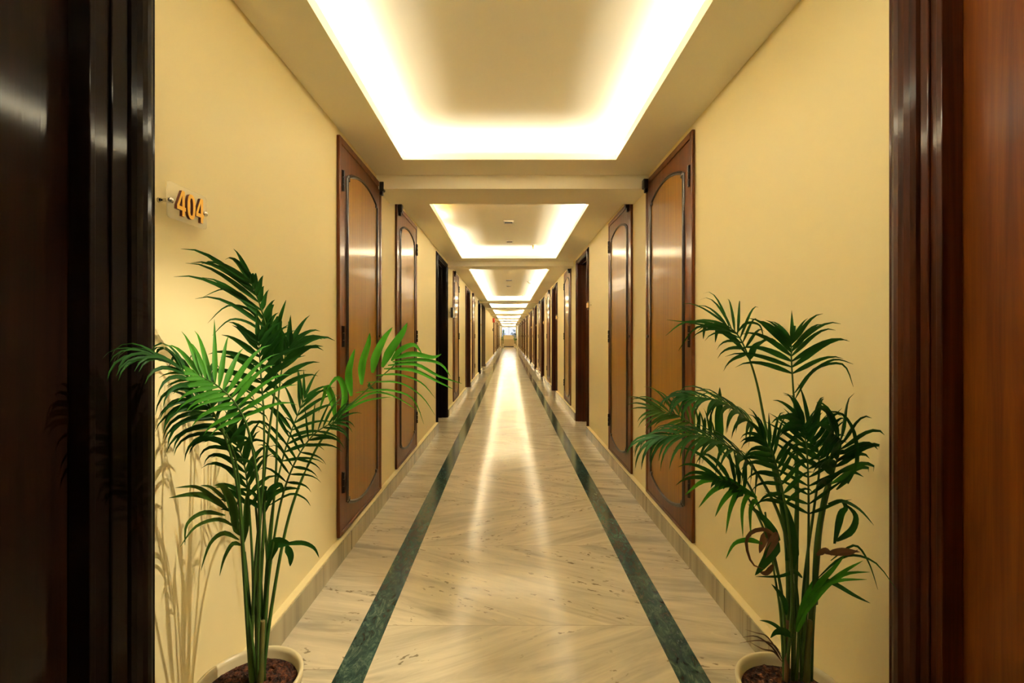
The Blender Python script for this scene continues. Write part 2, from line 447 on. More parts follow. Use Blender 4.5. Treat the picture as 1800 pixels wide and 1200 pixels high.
# ------------------------------------------------------------------ cupboards
def outline(a, z0, z1, n=.022, r=.055, seg=14):
    pts = [(-a, z0), (-a+n, z0), (-a+n, z0-n*.7)]
    b = a-n
    for i in range(1, seg):
        u = -1+2*i/seg; pts.append((b*u, z0-n*.7-r*(1-u*u)))
    pts += [(a-n, z0-n*.7), (a-n, z0), (a, z0), (a, z1), (a-n, z1), (a-n, z1+n*.7)]
    for i in range(1, seg):
        u = 1-2*i/seg; pts.append((b*u, z1+n*.7+r*(1-u*u)))
    pts += [(-a+n, z1+n*.7), (-a+n, z1), (-a, z1)]
    return pts
CW, CB = .770, .113; CH = DT-CB
def make_cupboard(hs):
    t = thing('cupboard', 'x', 'cupboard', (0, 0, CB))
    W = CW/2; bm = bmesh.new()
    box(bm, 0, .018, -W, -W+.03, 0, CH, bevel=.004); box(bm, 0, .018, W-.03, W, 0, CH, bevel=.004)
    box(bm, 0, .018, -W+.03, W-.03, CH-.035, CH, bevel=.004); box(bm, 0, .018, -W+.03, W-.03, 0, .02, bevel=.003)
    obj('frame', bm, M['stile'], t)
    d = obj('door', mkbox(.001, .014, -W+.033, W-.033, .023, CH-.038, bevel=.003), M['stile'], t)
    lp = outline(.275, .16, CH-.19)
    bm = bmesh.new()
    vs = [bm.verts.new((.0155, y, z)) for y, z in lp]; vb = [bm.verts.new((.0142, y, z)) for y, z in lp]
    f = bm.faces.new(vs)
    for i in range(len(vs)): bm.faces.new((vs[i], vs[(i+1)%len(vs)], vb[(i+1)%len(vs)], vb[i]))
    obj('panel', bm, M['veneer'], d)
    bm = bmesh.new()
    prof = [(-.011, .0142), (-.010, .019), (-.006, .021), (-.004, .0175), (.0, .024), (.004, .0245), (.008, .021), (.009, .0142)]
    sweep(bm, lp, prof); obj('moulding', bm, M['bead'], d)
    for z in (.22, .98, CH-.28):
        bm = bmesh.new(); yy = hs*(W-.032)
        box(bm, .0142, .022, min(yy, yy-hs*.0), max(yy, yy)+.012, z, z+.11)
        for q in (0, .037, .074): lathe(bm, [(.006, z+q+.001), (.006, z+q+.034)], 10, (.024, yy+.006), cap=True)
        obj('hinge', bm, M['black'], d)
    yy = -hs*(W-.045)
    bm = bmesh.new(); box(bm, .0185, .05, yy-.022, yy+.022, CH-.065, CH-.002, bevel=.006); box(bm, .0185, .04, yy-.014, yy+.014, CH-.09, CH-.06, bevel=.004)
    obj('latch', bm, M['black'], t)
    bm = bmesh.new(); lathe(bm, [(.010, 0), (.010, .006), (.007, .007)], 16, cap=True)
    bm.transform(Matrix.Translation((.0142, yy, CH/2)) @ Matrix.Rotation(PI/2, 4, 'Y')); obj('keyhole', bm, M['black'], d)
    return t
cupA = make_cupboard(-1); cupB = make_cupboard(1)
used = {}
def place_cup(proto, x, y, rz, label, group):
    o = proto if proto.name not in used else dup(proto)
    used[proto.name] = 1
    o.location = (x, y, CB); o.rotation_euler = (0, 0, rz)
    tag(o, label, 'cupboard', group)
for i, y in enumerate(L_CUP):
    place_cup(cupA if i == 0 else cupB, XL, y, 0, 'varnished brown wall cupboard with arched panel, %s along the left wall%s' % (ORD[i], ' beyond the 404 sign' if i == 0 else ''), 'arched panel cupboards on the left wall')
for i, y in enumerate(R_CUP):
    place_cup(cupB if i == 0 else cupA, XR, y, PI, 'varnished brown wall cupboard with arched panel, %s along the right wall%s' % (ORD[i], ' behind the palm' if i == 0 else ''), 'arched panel cupboards on the right wall')

# ------------------------------------------------------------------ room doors
def bead(bm, y0, y1, z0, z1, x, r, axis='z'):
    n = 8
    cs = [(math.cos(PI*k/n), math.sin(PI*k/n)) for k in range(n+1)]
    if axis == 'z':
        cy = (y0+y1)/2; hw = (y1-y0)/2
        A = [bm.verts.new((x+s*r, cy+c*hw, z0)) for c, s in cs]; B = [bm.verts.new((x+s*r, cy+c*hw, z1)) for c, s in cs]
    else:
        cz = (z0+z1)/2; hw = (z1-z0)/2
        A = [bm.verts.new((x+s*r, y0, cz+c*hw)) for c, s in cs]; B = [bm.verts.new((x+s*r, y1, cz+c*hw)) for c, s in cs]
    for k in range(n): bm.faces.new((A[k], A[k+1], B[k+1], B[k]))
    bm.faces.new(A[::-1]); bm.faces.new(B)
dn = [0]
def make_door(x, ya, yb, rz, fm, lm, label, fw=.065, rec=.10, hs=1, bw=None):
    dn[0] += 1
    W = (yb-ya)/2
    t = thing('door_%d' % dn[0], label, 'door', (x, (ya+yb)/2, 0), rz, kind='structure')
    g = .001
    bm = bmesh.new()
    for s in (-1, 1):
        a, b = sorted((s*(W-g), s*(W-fw)))
        box(bm, -TH+.01, .004, a, b, 0, DT-g, bevel=.003)
        bw_ = bw or fw-.012
        p, q = sorted((s*(W-.008), s*(W-bw_)))
        bead(bm, p, q, 0, DT-bw_, .004, .022)
        p, q = sorted((s*(W-g), s*(W-.010)))
        box(bm, .0041, .012, p, q, 0, DT-g, bevel=.002)
        if bw:
            p, q = sorted((s*(W-bw-.004), s*(W-(bw+fw)/2)))
            box(bm, .0041, .010, p, q, 0, DT-fw, bevel=.003)
        a2, b2 = sorted((s*(W-fw), s*(W-fw-.014)))
        box(bm, -rec, -rec+.045, a2, b2, 0, DT-fw, bevel=.002)
    box(bm, -TH+.01, .004, -W+fw, W-fw, DT-fw, DT-g, bevel=.003)
    bead(bm, -W+.02, W-.02, DT-fw+.006, DT-.008, .004, .02, 'y')
    box(bm, -rec, -rec+.045, -W+fw+.014, W-fw-.014, DT-fw-.014, DT-fw, bevel=.002)
    obj('frame', bm, fm, t, smooth=False)
    lf = obj('leaf', mkbox(-rec-.04, -rec-.001, -W+fw+.002, W-fw-.002, .006, DT-fw-.003, bevel=.002), lm, t)
    # lever handle with plate
    hy = hs*(W-fw-.07)
    bm = bmesh.new(); box(bm, -rec, -rec+.006, hy-.02, hy+.02, .93, 1.10, bevel=.003); obj('lock_plate', bm, M['chrome'], lf)
    bm = bmesh.new(); tube(bm, [Vector((-rec+.004, hy, 1.02)), Vector((-rec+.04, hy, 1.02)), Vector((-rec+.048, hy-hs*.02, 1.02)), Vector((-rec+.048, hy-hs*.11, 1.02))], .008, 8)
    obj('handle', bm, M['chrome'], lf, smooth=True)
    return t
make_door(XL, NEAR_L[0], NEAR_L[1], 0, M['darkframe'], M['ebony'], 'nearly black glossy room door at the left edge, before the 404 sign', fw=.168, rec=.028, hs=-1, bw=.075)
make_door(XR, NEAR_R[0], NEAR_R[1], PI, M['maho'], M['pine'], 'orange-brown knotty wooden door at the right edge', fw=.128, rec=.028, bw=.078)
for i, (a, b) in enumerate(L_DOORS):
    dk = i in (0, 2)
    make_door(XL, a, b, 0, M['darkframe'] if dk else M['maho'], M['ebony'] if dk else M['leaf_door'], 'room door set into the left wall, %s beyond the palms' % ORD[i], hs=-1)
for i, (a, b) in enumerate(R_DOORS):
    dk = i in (1, 2, 3)
    make_door(XR, a, b, PI, M['maho'], M['ebony'] if dk else M['leaf_door'], 'room door set into the right wall, %s beyond the palms' % ORD[i])

# ------------------------------------------------------------------ number sign 404 and small wall fittings
def prism(bm, poly, x0, x1, mi=0, side=1):
    A = [bm.verts.new((x0, y, z)) for y, z in poly]; B = [bm.verts.new((x1, y, z)) for y, z in poly]
    bm.faces.new(A[::-1]).material_index = side; bm.faces.new(B).material_index = mi
    for i in range(len(poly)):
        j = (i+1) % len(poly); bm.faces.new((A[i], A[j], B[j], B[i])).material_index = side
def rrect(y0, y1, z0, z1, r, n=5):
    out = []
    for cy, cz, a0 in ((y1-r, z1-r, 0), (y0+r, z1-r, 90), (y0+r, z0+r, 180), (y1-r, z0+r, 270)):
        for k in range(n+1):
            a = math.radians(a0+90*k/n); out.append((cy+r*math.cos(a), cz+r*math.sin(a)))
    return out
def digit(ch, y, z, wd, ht, x0, x1):
    bm = bmesh.new(); s = wd*.30
    if ch == '4':
        v = y+wd*.60; bar = z+ht*.22; bt = bar+ht*.15
        prism(bm, [(v, z), (v+s, z), (v+s, z+ht), (v, z+ht)], x0, x1)
        prism(bm, [(y, bar), (v, bar), (v, bt), (y+s*.55, bt), (y, bt)], x0, x1)
        prism(bm, [(y, bt), (y+s*.85, bt), (v, z+ht*.80), (v, z+ht), (v-s*.15, z+ht)], x0, x1)
        prism(bm, [(v+s, bar), (y+wd*1.02, bar), (y+wd*1.02, bt), (v+s, bt)], x0, x1)
    else:
        n = 24; cy, cz = y+wd/2, z+ht/2; rings = []
        for (ry, rz) in ((wd/2, ht/2), (wd/2-s, ht/2-s*1.05)):
            for x in (x0, x1):
                rings.append([bm.verts.new((x, cy+ry*math.copysign(abs(math.cos(2*PI*k/n))**.75, math.cos(2*PI*k/n)), cz+rz*math.copysign(abs(math.sin(2*PI*k/n))**.9, math.sin(2*PI*k/n)))) for k in range(n)])
        o0, o1, i0, i1 = rings
        for k in range(n):
            j = (k+1) % n
            bm.faces.new((o1[k], o1[j], i1[j], i1[k])).material_index = 0
            for q in ((o0[k], o0[j], i0[j], i0[k]), (o0[k], o0[j], o1[j], o1[k]), (i0[k], i0[j], i1[j], i1[k])): bm.faces.new(q).material_index = 1
    return bm
def standoff(bm, y, z, x1=.036):
    b2 = bmesh.new(); lathe(b2, [(.0065, 0), (.0065, .006), (.0045, .008), (.0045, .022), (.0075, .024), (.0075, x1), (.004, x1+.003)], 16, cap=True)
    b2.transform(Matrix.Translation((0, y, z)) @ Matrix.Rotation(PI/2, 4, 'Y'))
    me = bpy.data.meshes.new('tmp'); b2.to_mesh(me); b2.free(); bm.from_mesh(me); bpy.data.meshes.remove(me)
t = thing('room_number_sign', 'clear acrylic plate with gold number 404 on the left wall above the palm', 'sign', (XL, 1.213, 1.495))
bm = bmesh.new(); prism(bm, rrect(-.073, .073, -.046, .046, .009), .026, .030, 0, 0); obj('plate', bm, M['acryl'], t)
for ch, yy, zz in (('4', -.052, -.034), ('0', -.0145, -.034), ('4', .019, -.034)):
    obj('digit', digit(ch, yy, zz, .031, .066, .0303, .0375), [M['gold'], M['dgold']], t)
for yy in (-.0645, .0655):
    bm = bmesh.new(); standoff(bm, yy, -.002, .033); obj('standoff', bm, M['chrome'], t, smooth=True)
# other room plates: too small in the photograph to read
def plate(x, y, rz, label):
    t = thing('room_number_sign', label, 'sign', (x, y, 1.50), rz, group='small room plates further down the corridor')
    bm = bmesh.new(); prism(bm, rrect(-.07, .07, -.05, .05, .009), .024, .028, 0, 0); obj('plate', bm, M['acryl'], t)
    bm = bmesh.new()
    for k in (-1, 0, 1): box(bm, .0283, .040, k*.034-.013, k*.034+.013, -.028, .028, bevel=.004)
    obj('lettering', bm, M['brass'], t)
    for yy in (-.06, .06):
        bm = bmesh.new(); standoff(bm, yy, 0, .031); obj('standoff', bm, M['chrome'], t)
for i in range(5):
    plate(XR, R_DOORS[i][0]-.10, PI, 'small brass and clear plate on the right wall before its %s room door' % ORD[i])
for i in (1, 2):
    plate(XL, L_DOORS[i][1]+.13, 0, 'small brass and clear plate on the left wall after its %s room door' % ORD[i])
t = thing('room_number_sign', 'black box-like plate on the left wall after the first dark room door', 'sign', (XL, 6.86, 1.50))
obj('plate', mkbox(.022, .058, -.10, .07, -.075, .075, bevel=.004), M['black'], t)
obj('mark', mkbox(.0582, .061, -.02, .03, -.05, .04, bevel=.001), M['brass'], t)
for yy in (-.08, .05):
    bm = bmesh.new(); standoff(bm, yy, 0, .0215); obj('standoff', bm, M['chrome'], t)
t = thing('fire_alarm', 'small red alarm box high on the left wall past the side lobby', 'fire alarm', (XL, 25.2, 2.02))
obj('housing', mkbox(0, .11, -.06, .06, -.12, .12, bevel=.012), M['red'], t)
obj('sounder', mkbox(.1105, .13, -.035, .035, -.06, .06, bevel=.008), M['white'], t)
t = thing('wall_switch', 'small dark switch box below the red alarm on the left wall', 'switch', (XL, 25.2, 1.50))
obj('plate', mkbox(0, .04, -.05, .05, -.07, .07, bevel=.006), M['black'], t)
obj('rocker', mkbox(.0405, .048, -.02, .02, -.03, .03, bevel=.003), M['white'], t)
t = thing('access_panel', 'small cream framed box high on the right wall before its third room door', 'panel', (XR, 11.45, 1.94), PI)
obj('frame', mkbox(0, .02, -.14, .14, -.15, .15, bevel=.004), M['wall'], t)
obj('door', mkbox(.0205, .026, -.11, .11, -.12, .12, bevel=.003), M['stone'], t)

# ceiling fittings
def vent(x, y, s, label):
    t = thing('ceiling_vent', label, 'vent', (x, y, UP))
    bm = bmesh.new()
    for q in ((-s, s, -s, -s+.012), (-s, s, s-.012, s), (-s, -s+.012, -s+.012, s-.012), (s-.012, s, -s+.012, s-.012)): box(bm, q[0], q[1], q[2], q[3], -.014, 0)
    obj('frame', bm, M['white'], t)
    bm = bmesh.new()
    box(bm, -s+.012, s-.012, -s+.012, s-.012, -.008, -.002)
    for k in range(3):
        yy = -s+.03+k*(2*s-.06)/2; box(bm, -s+.014, s-.014, yy-.004, yy+.004, -.013, -.0085)
    obj('grille', bm, M['black'], t)
vent(0.0, 4.75, .052, 'nearer small dark square vent in the second ceiling cove')
vent(.012, 5.72, .046, 'farther small dark square vent in the second ceiling cove')
vent(.01, 9.7, .07, 'nearer small square vent in the third ceiling cove')
vent(.01, 10.9, .06, 'farther small square vent in the third ceiling cove')
def sprinkler(x, y, label):
    t = thing('sprinkler', label, 'sprinkler', (x, y, UP))
    bm = bmesh.new(); lathe(bm, [(.04, 0), (.038, -.006), (.02, -.009)], 20, cap=True); obj('rosette', bm, M['white'], t)
    bm = bmesh.new(); lathe(bm, [(.010, -.0095), (.010, -.03), (.006, -.034), (.006, -.05), (.018, -.052), (.018, -.055)], 14, cap=True); obj('nozzle', bm, M['brass'], t)
sprinkler(.32, 5.95, 'brass sprinkler head near the far end of the second ceiling cove')
sprinkler(.40, 13.2, 'brass sprinkler head near the far end of the third ceiling cove')
sprinkler(.33, 16.6, 'brass sprinkler head in the fourth ceiling cove')
t = thing('smoke_detector', 'round pale smoke detector in the third ceiling cove', 'smoke detector', (.46, 9.95, UP))
bm = bmesh.new(); lathe(bm, [(.06, 0), (.06, -.015), (.05, -.02)], 24, cap=True); obj('base', bm, M['white'], t)
bm = bmesh.new(); lathe(bm, [(.045, -.0205), (.042, -.038), (.02, -.045)], 24, cap=True); obj('sensor', bm, M['white'], t)

# ------------------------------------------------------------------ far end: desk, view outside
t = thing('reception_desk', 'pale beige low desk across the far end of the corridor', 'desk', (.02, 47.6, 0))
obj('plinth', mkbox(-.78, .78, 0, .5, 0, .09), M['black'], t)
obj('front_panel', mkbox(-.82, .82, -.02, .52, .091, .82, bevel=.01), M['stone'], t)
obj('counter', mkbox(-.62, .62, .10, .50, .821, 1.26, bevel=.01), mat('desk_top_laminate', (.70, .58, .36), .35), t)
t = thing('building', 'grey gabled building seen through the far window', 'building', (0, 62, 0))
obj('wall', mkbox(-3, 3, 0, 5, -3, 1.3), M['facade'], t)
bm = bmesh.new(); prism(bm, [(-3.3, 1.3), (3.3, 1.3), (0, 2.4)], 0, 5); bm.transform(Matrix.Rotation(PI/2, 4, 'Z')); bm.transform(Matrix.Translation((0, 0, 0))); 
ro = obj('roof', bm, M['roof'], t)
for k in range(3): obj('window', mkbox(-1.8+k*1.5, -1.1+k*1.5, -.03, .0, .3, 1.0), M['black'], t)

# ------------------------------------------------------------------ palms
rnd = random.Random(7)
def leaflet(bm, p, d, L, wd, g, nrm, segs=7, fold=.25, mi=0):
    d = d.normalized(); pts = [p.copy()]; dirs = [d.copy()]; st = L/segs
    for k in range(segs):
        f = (k+1)/segs
        d = (d+Vector((0, 0, -g*(.10+1.6*f*f+2.0*f**4)/segs))).normalized()
        p = p+d*st
        # stay inside the corridor
        if p.x < XL+.006: p.x = XL+.006
        if p.x > XR-.006: p.x = XR-.006
        pts.append(p.copy()); dirs.append(d.copy())
    prev = None
    for k in range(segs+1):
        f = k/segs
        w = wd*(.25+.75*min(1, f/.22)) if f < .22 else wd*(1-((f-.22)/.78)**1.5)
        w = max(w, .0004)
        s = dirs[k].cross(nrm)
        if s.length < .1: s = dirs[k].cross(Vector((.3, .9, .2)))
        s.normalize(); up = s.cross(dirs[k]).normalized()
        def lim(q):
            q.x = min(max(q.x, XL+.003), XR-.003); return q
        row = [bm.verts.new(lim(pts[k]-s*w/2+up*w*fold)), bm.verts.new(lim(pts[k].copy())), bm.verts.new(lim(pts[k]+s*w/2+up*w*fold))]
        if prev:
            for j in (0, 1):
                bm.faces.new((prev[j], prev[j+1], row[j+1], row[j])).material_index = mi
        prev = row
LS, WS = 1.02, .92
def frond(root, pts, start=.5, n=14, L=.16, wd=.013, a0=65, a1=25, g=.9, nrm=(0, -1, .25), sides=(1, 1), lift=.12, m='leaf', tip=.55, base=.6, stem_r=.0042, label=None, jit=.12):
    """pts: 3-D points of the stalk; leaflets leave it in pairs from fraction 'start' on"""
    o = root.location
    q = [P(*v)-o for v in pts]
    pl = spline([Vector(v) for v in q], 40)
    nv = Vector(nrm).normalized()
    bm = bmesh.new()
    n = max(3, round(n*.84))
    for i in range(n):
        f = i/(n-1); u = start+(1-start)*f; k = u*40
        i0 = min(int(k), 39); ff = k-i0
        p = pl[i0].lerp(pl[i0+1], ff); T = (pl[i0+1]-pl[max(i0-1, 0)]).normalized()
        Sd = T.cross(nv).normalized(); Nn = Sd.cross(T).normalized()
        ang = a0+(a1-a0)*f
        prof = base+(1-base)*math.sin(PI*min(1, f/.75)*.5) if f < .6 else 1-(1-tip)*((f-.6)/.4)
        for s, on in ((-1, sides[0]), (1, sides[1])):
            if not on: continue
            a = math.radians(ang+rnd.uniform(-8, 8))
            d = T*math.cos(a)+Sd*s*math.sin(a)+Nn*(lift+rnd.uniform(-jit, jit))
            leaflet(bm, p+o, d, LS*L*prof*rnd.uniform(.82, 1.15)*on, WS*wd*(.65+.35*prof)*rnd.uniform(.85, 1.15), g*rnd.uniform(.7, 1.3), Nn)
    leaflet(bm, pl[-1]+o, pl[-1]-pl[-2], L*tip, wd*.8, g*.6, nv)
    bm.transform(Matrix.Translation(-o))
    fr = obj('frond', bm, M[m], root, smooth=True)
    if label: fr['label'] = label
    bm = bmesh.new(); tube(bm, pl, lambda t: stem_r*(1-.72*t), 7)
    obj('stalk', bm, M['stalk'], fr, smooth=True)
    return fr
def leaves(root, specs, m='leaf', label=None, name='leaflet', fold=.25):
    """specs: hand-placed blades, each (list of points, width)"""
    o = root.location
    for pts, wd in specs:
        bm = bmesh.new()
        q = spline([P(*v)-o for v in pts], 12); prev = None
        for k, p in enumerate(q):
            f = k/12; t = (q[min(k+1, 12)]-q[max(k-1, 0)]).normalized()
            s = t.cross(Vector((0, -1, .2))).normalized(); up = s.cross(t).normalized()
            w = wd*(.3+.7*min(1, f/.25)) if f < .25 else wd*(1-((f-.25)/.75)**2)
            w = max(w, .0005)
            row = [bm.verts.new(p-s*w/2+up*w*fold), bm.verts.new(p.copy()), bm.verts.new(p+s*w/2+up*w*fold)]
            if prev:
                for j in (0, 1): bm.faces.new((prev[j], prev[j+1], row[j+1], row[j]))
            prev = row
        fr = obj(name, bm, M[m], root, smooth=True)
        if label: fr['label'] = label
def pot(root, r, h):
    bm = bmesh.new()
    lathe(bm, [(.002, 0), (r*.72, 0), (r*.75, .01), (r*.93, h*.80), (r*.95, h*.88), (r, h*.89), (r+.003, h-.004), (r, h), (r-.006, h-.001), (r-.010, h-.012), (r*.86, h*.5), (.002, h*.48)], 56)
    obj('pot', bm, M['pot'], root, smooth=True)
    bm = bmesh.new(); rr = random.Random(3); n = 46; rings = []
    R = r-.0125; zc = h-.030
    for i in range(17):
        f = i/16; ring = []
        for k in range(n):
            a = 2*PI*k/n; x = R*f; ring.append(bm.verts.new((x*math.cos(a), x*math.sin(a), zc+.014*(1-f*f)+(rr.uniform(-.006, .006) if 0 < i < 16 else 0))))
        rings.append(ring)
    for a, b in zip(rings, rings[1:]):
        for k in range(n): bm.faces.new((a[k], a[(k+1)%n], b[(k+1)%n], b[k]))
    bmesh.ops.remove_doubles(bm, verts=bm.verts[:], dist=1e-5)
    for k in range(70):
        a = rr.uniform(0, 6.28); q = R*.9*math.sqrt(rr.random()); s = rr.uniform(.003, .008)
        e = bmesh.ops.create_icosphere(bm, subdivisions=1, radius=s)
        for v in e['verts']: v.co = v.co*rr.uniform(.75, 1.2)+Vector((q*math.cos(a), q*math.sin(a), zc+.014*(1-(q/R)**2)+.003))
    so = obj('soil', bm, M['soil'], root); so['kind'] = 'stuff'

# ---- left palm
LP = thing('potted_palm', 'potted palm with fresh green fronds in a cream pot under the 404 sign', 'potted plant', (-.69, 1.21, 0), group='potted palms in the foreground')
pot(LP, .130, .24)
Y = 1.21
b1, b2, b3, b4 = (440, 1190, Y), (452, 1195, Y-.02), (462, 1190, Y), (470, 1188, Y+.02)
# arching top-left frond
frond(LP, [b2, (452, 1000, 1.22), (468, 800, 1.22), (485, 660, 1.22), (472, 590, 1.2), (455, 530, 1.17), (440, 492, 1.13)], .70, 9, .165, .016, 38, 14, .75, (.55, -1, .1), (1.15, .35), .1, 'leaf', .6, .9)
leaves(LP, [([(478, 640, 1.21), (470, 590, 1.2), (474, 548, 1.2), (482, 535, 1.2)], .030), ([(480, 620, 1.2), (484, 595, 1.2), (490, 565, 1.2), (486, 556, 1.2)], .034),
            ([(487, 590, 1.2), (493, 560, 1.19), (503, 527, 1.19)], .013), ([(482, 660, 1.2), (490, 630, 1.2), (494, 590, 1.19), (490, 562, 1.19)], .026),
            ([(466, 578, 1.2), (440, 545, 1.17), (400, 538, 1.14), (365, 568, 1.1)], .007), ([(468, 590, 1.2), (440, 568, 1.16), (405, 562, 1.13), (373, 590, 1.1)], .007),
            ([(460, 560, 1.2), (430, 522, 1.16), (395, 508, 1.12), (357, 522, 1.08)], .007)], 'leaf')
# herringbone frond facing the viewer
frond(LP, [b1, (448, 1000, 1.16), (462, 850, 1.14), (464, 740, 1.13), (458, 650, 1.14), (455, 600, 1.15)], .70, 9, .135, .017, 62, 35, .55, (0, -1, .1), (1, .9), .05, 'leaf', .6, .9)
frond(LP, [b3, (475, 960, 1.22), (485, 830, 1.22), (488, 720, 1.23), (497, 640, 1.24), (512, 605, 1.25)], .68, 9, .135, .020, 50, 28, .75, (0, -1, .2), (.7, 1), .08, 'leaf', .7, .8)
# long frond reaching out to the left over the door frame
frond(LP, [b1, (430, 1030, 1.15), (420, 880, 1.10), (400, 780, 1.06), (360, 700, 1.03), (318, 650, 1.0), (285, 632, .98)], .50, 20, .130, .014, 60, 16, 2.3, (-.15, -.35, .9), (1, 1), .05, 'leaf', .85, .9)
frond(LP, [b2, (432, 1030, 1.17), (424, 900, 1.15), (412, 800, 1.12), (380, 735, 1.10), (340, 705, 1.08)], .58, 13, .125, .013, 66, 28, 2.2, (-.1, -.4, .85), (1, 1), .02, 'leaf', .6, .9)
# bright frond
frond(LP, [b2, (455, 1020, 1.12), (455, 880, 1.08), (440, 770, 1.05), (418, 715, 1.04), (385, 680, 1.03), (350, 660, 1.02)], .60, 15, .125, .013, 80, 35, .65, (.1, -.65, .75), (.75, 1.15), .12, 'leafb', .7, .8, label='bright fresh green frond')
# long frond leaning right across the cupboard
frond(LP, [(462, 1190, 1.2), (480, 1050, 1.22), (510, 900, 1.25), (555, 790, 1.28), (600, 728, 1.30), (650, 680, 1.31), (695, 640, 1.32)], .66, 2, .02, .01, stem_r=.005)
leaves(LP, [([(590, 738, 1.3), (585, 700, 1.3), (575, 680, 1.3), (572, 690, 1.3), (560, 725, 1.3)], .020),
            ([(597, 733, 1.3), (607, 700, 1.3), (602, 672, 1.3), (590, 665, 1.3), (572, 690, 1.29)], .018),
            ([(618, 696, 1.31), (614, 660, 1.31), (618, 635, 1.3), (624, 613, 1.3)], .022), ([(636, 676, 1.31), (638, 640, 1.31), (648, 605, 1.3), (650, 585, 1.3)], .022),
            ([(655, 655, 1.31), (662, 625, 1.31), (676, 595, 1.31), (690, 575, 1.31)], .024), ([(672, 645, 1.31), (688, 615, 1.31), (708, 585, 1.31), (716, 567, 1.31)], .025),
            ([(688, 634, 1.32), (705, 615, 1.32), (728, 606, 1.32), (742, 622, 1.32)], .016), ([(695, 630, 1.32), (725, 622, 1.32), (760, 628, 1.32), (776, 622, 1.32)], .015),
            ([(690, 636, 1.32), (740, 632, 1.32), (775, 640, 1.32), (792, 662, 1.32)], .010), ([(682, 642, 1.32), (730, 640, 1.32), (770, 660, 1.32), (812, 674, 1.32)], .010),
            ([(675, 648, 1.32), (725, 650, 1.32), (765, 668, 1.32), (797, 684, 1.32)], .010), ([(660, 660, 1.31), (700, 658, 1.32), (740, 672, 1.32), (765, 700, 1.32)], .006),
            ([(645, 672, 1.31), (700, 672, 1.32), (740, 695, 1.32), (765, 730, 1.32)], .005), ([(625, 690, 1.31), (680, 685, 1.31), (725, 700, 1.31), (745, 745, 1.31)], .006),
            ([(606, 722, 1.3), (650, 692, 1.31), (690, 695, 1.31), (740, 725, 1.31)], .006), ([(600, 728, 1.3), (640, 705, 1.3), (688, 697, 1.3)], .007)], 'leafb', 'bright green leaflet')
# busy middle-right fronds
frond(LP, [b3, (470, 1040, 1.2), (490, 900, 1.2), (515, 820, 1.2), (550, 765, 1.2), (590, 740, 1.2)], .52, 15, .105, .009, 70, 25, .9, (0, -.9, .5), (1, 1), .05, 'leaf', .7, .8)
frond(LP, [b3, (466, 1040, 1.23), (478, 900, 1.25), (496, 810, 1.26), (515, 750, 1.28), (535, 700, 1.3)], .60, 12, .13, .012, 60, 25, .8, (.1, -1, .3), (1, 1), .05, 'leaf', .7, .8)
frond(LP, [b1, (445, 1040, 1.2), (440, 920, 1.2), (432, 830, 1.2), (415, 770, 1.18)], .58, 13, .12, .015, 45, 20, .9, (0, -1, .3), (1, 1), .05, 'leaf', .7, .9)
# lower-left spray
frond(LP, [b1, (432, 1060, 1.19), (427, 970, 1.18), (418, 915, 1.17), (400, 880, 1.16)], .72, 2, .03, .01)
leaves(LP, [([(400, 895, 1.16), (375, 875, 1.15), (340, 868, 1.13), (297, 875, 1.11)], .017), ([(392, 890, 1.16), (372, 870, 1.15), (345, 855, 1.13), (308, 857, 1.11)], .012),
            ([(400, 880, 1.16), (385, 866, 1.15), (370, 855, 1.14), (352, 853, 1.13)], .010), ([(416, 930, 1.17), (412, 890, 1.16), (395, 856, 1.15), (378, 853, 1.14)], .024),
            ([(396, 905, 1.16), (360, 900, 1.14), (330, 920, 1.12), (325, 958, 1.11)], .011), ([(412, 925, 1.17), (385, 912, 1.15), (345, 925, 1.13), (316, 962, 1.11)], .010),
            ([(420, 948, 1.18), (395, 936, 1.16), (370, 955, 1.15), (353, 1003, 1.14)], .012), ([(425, 958, 1.18), (410, 955, 1.17), (395, 980, 1.16), (386, 1012, 1.15)], .011),
            ([(428, 955, 1.18), (434, 920, 1.18), (435, 880, 1.18), (441, 840, 1.18)], .018), ([(424, 940, 1.18), (418, 925, 1.18), (412, 905, 1.18), (418, 880, 1.18)], .022)], 'leafo', 'olive green lower leaflet')
leaves(LP, [([(466, 900, 1.2), (480, 870, 1.2), (505, 858, 1.2), (528, 859, 1.2)], .014), ([(466, 880, 1.2), (464, 862, 1.2), (470, 855, 1.2)], .030), ([(470, 875, 1.2), (480, 858, 1.2), (494, 852, 1.2), (498, 868, 1.2)], .018),
            ([(462, 895, 1.2), (440, 880, 1.2), (425, 880, 1.2)], .012), ([(466, 895, 1.2), (445, 865, 1.2), (420, 860, 1.2), (405, 868, 1.2)], .009), ([(470, 890, 1.2), (510, 868, 1.2), (535, 875, 1.2), (546, 889, 1.2)], .006),
            ([(474, 985, 1.2), (485, 955, 1.2), (500, 953, 1.2), (512, 957, 1.2)], .030), ([(495, 957, 1.2), (530, 953, 1.2), (552, 962, 1.2), (561, 980, 1.2)], .012), ([(504, 958, 1.2), (512, 975, 1.2), (510, 995, 1.2)], .020)], 'leaf')
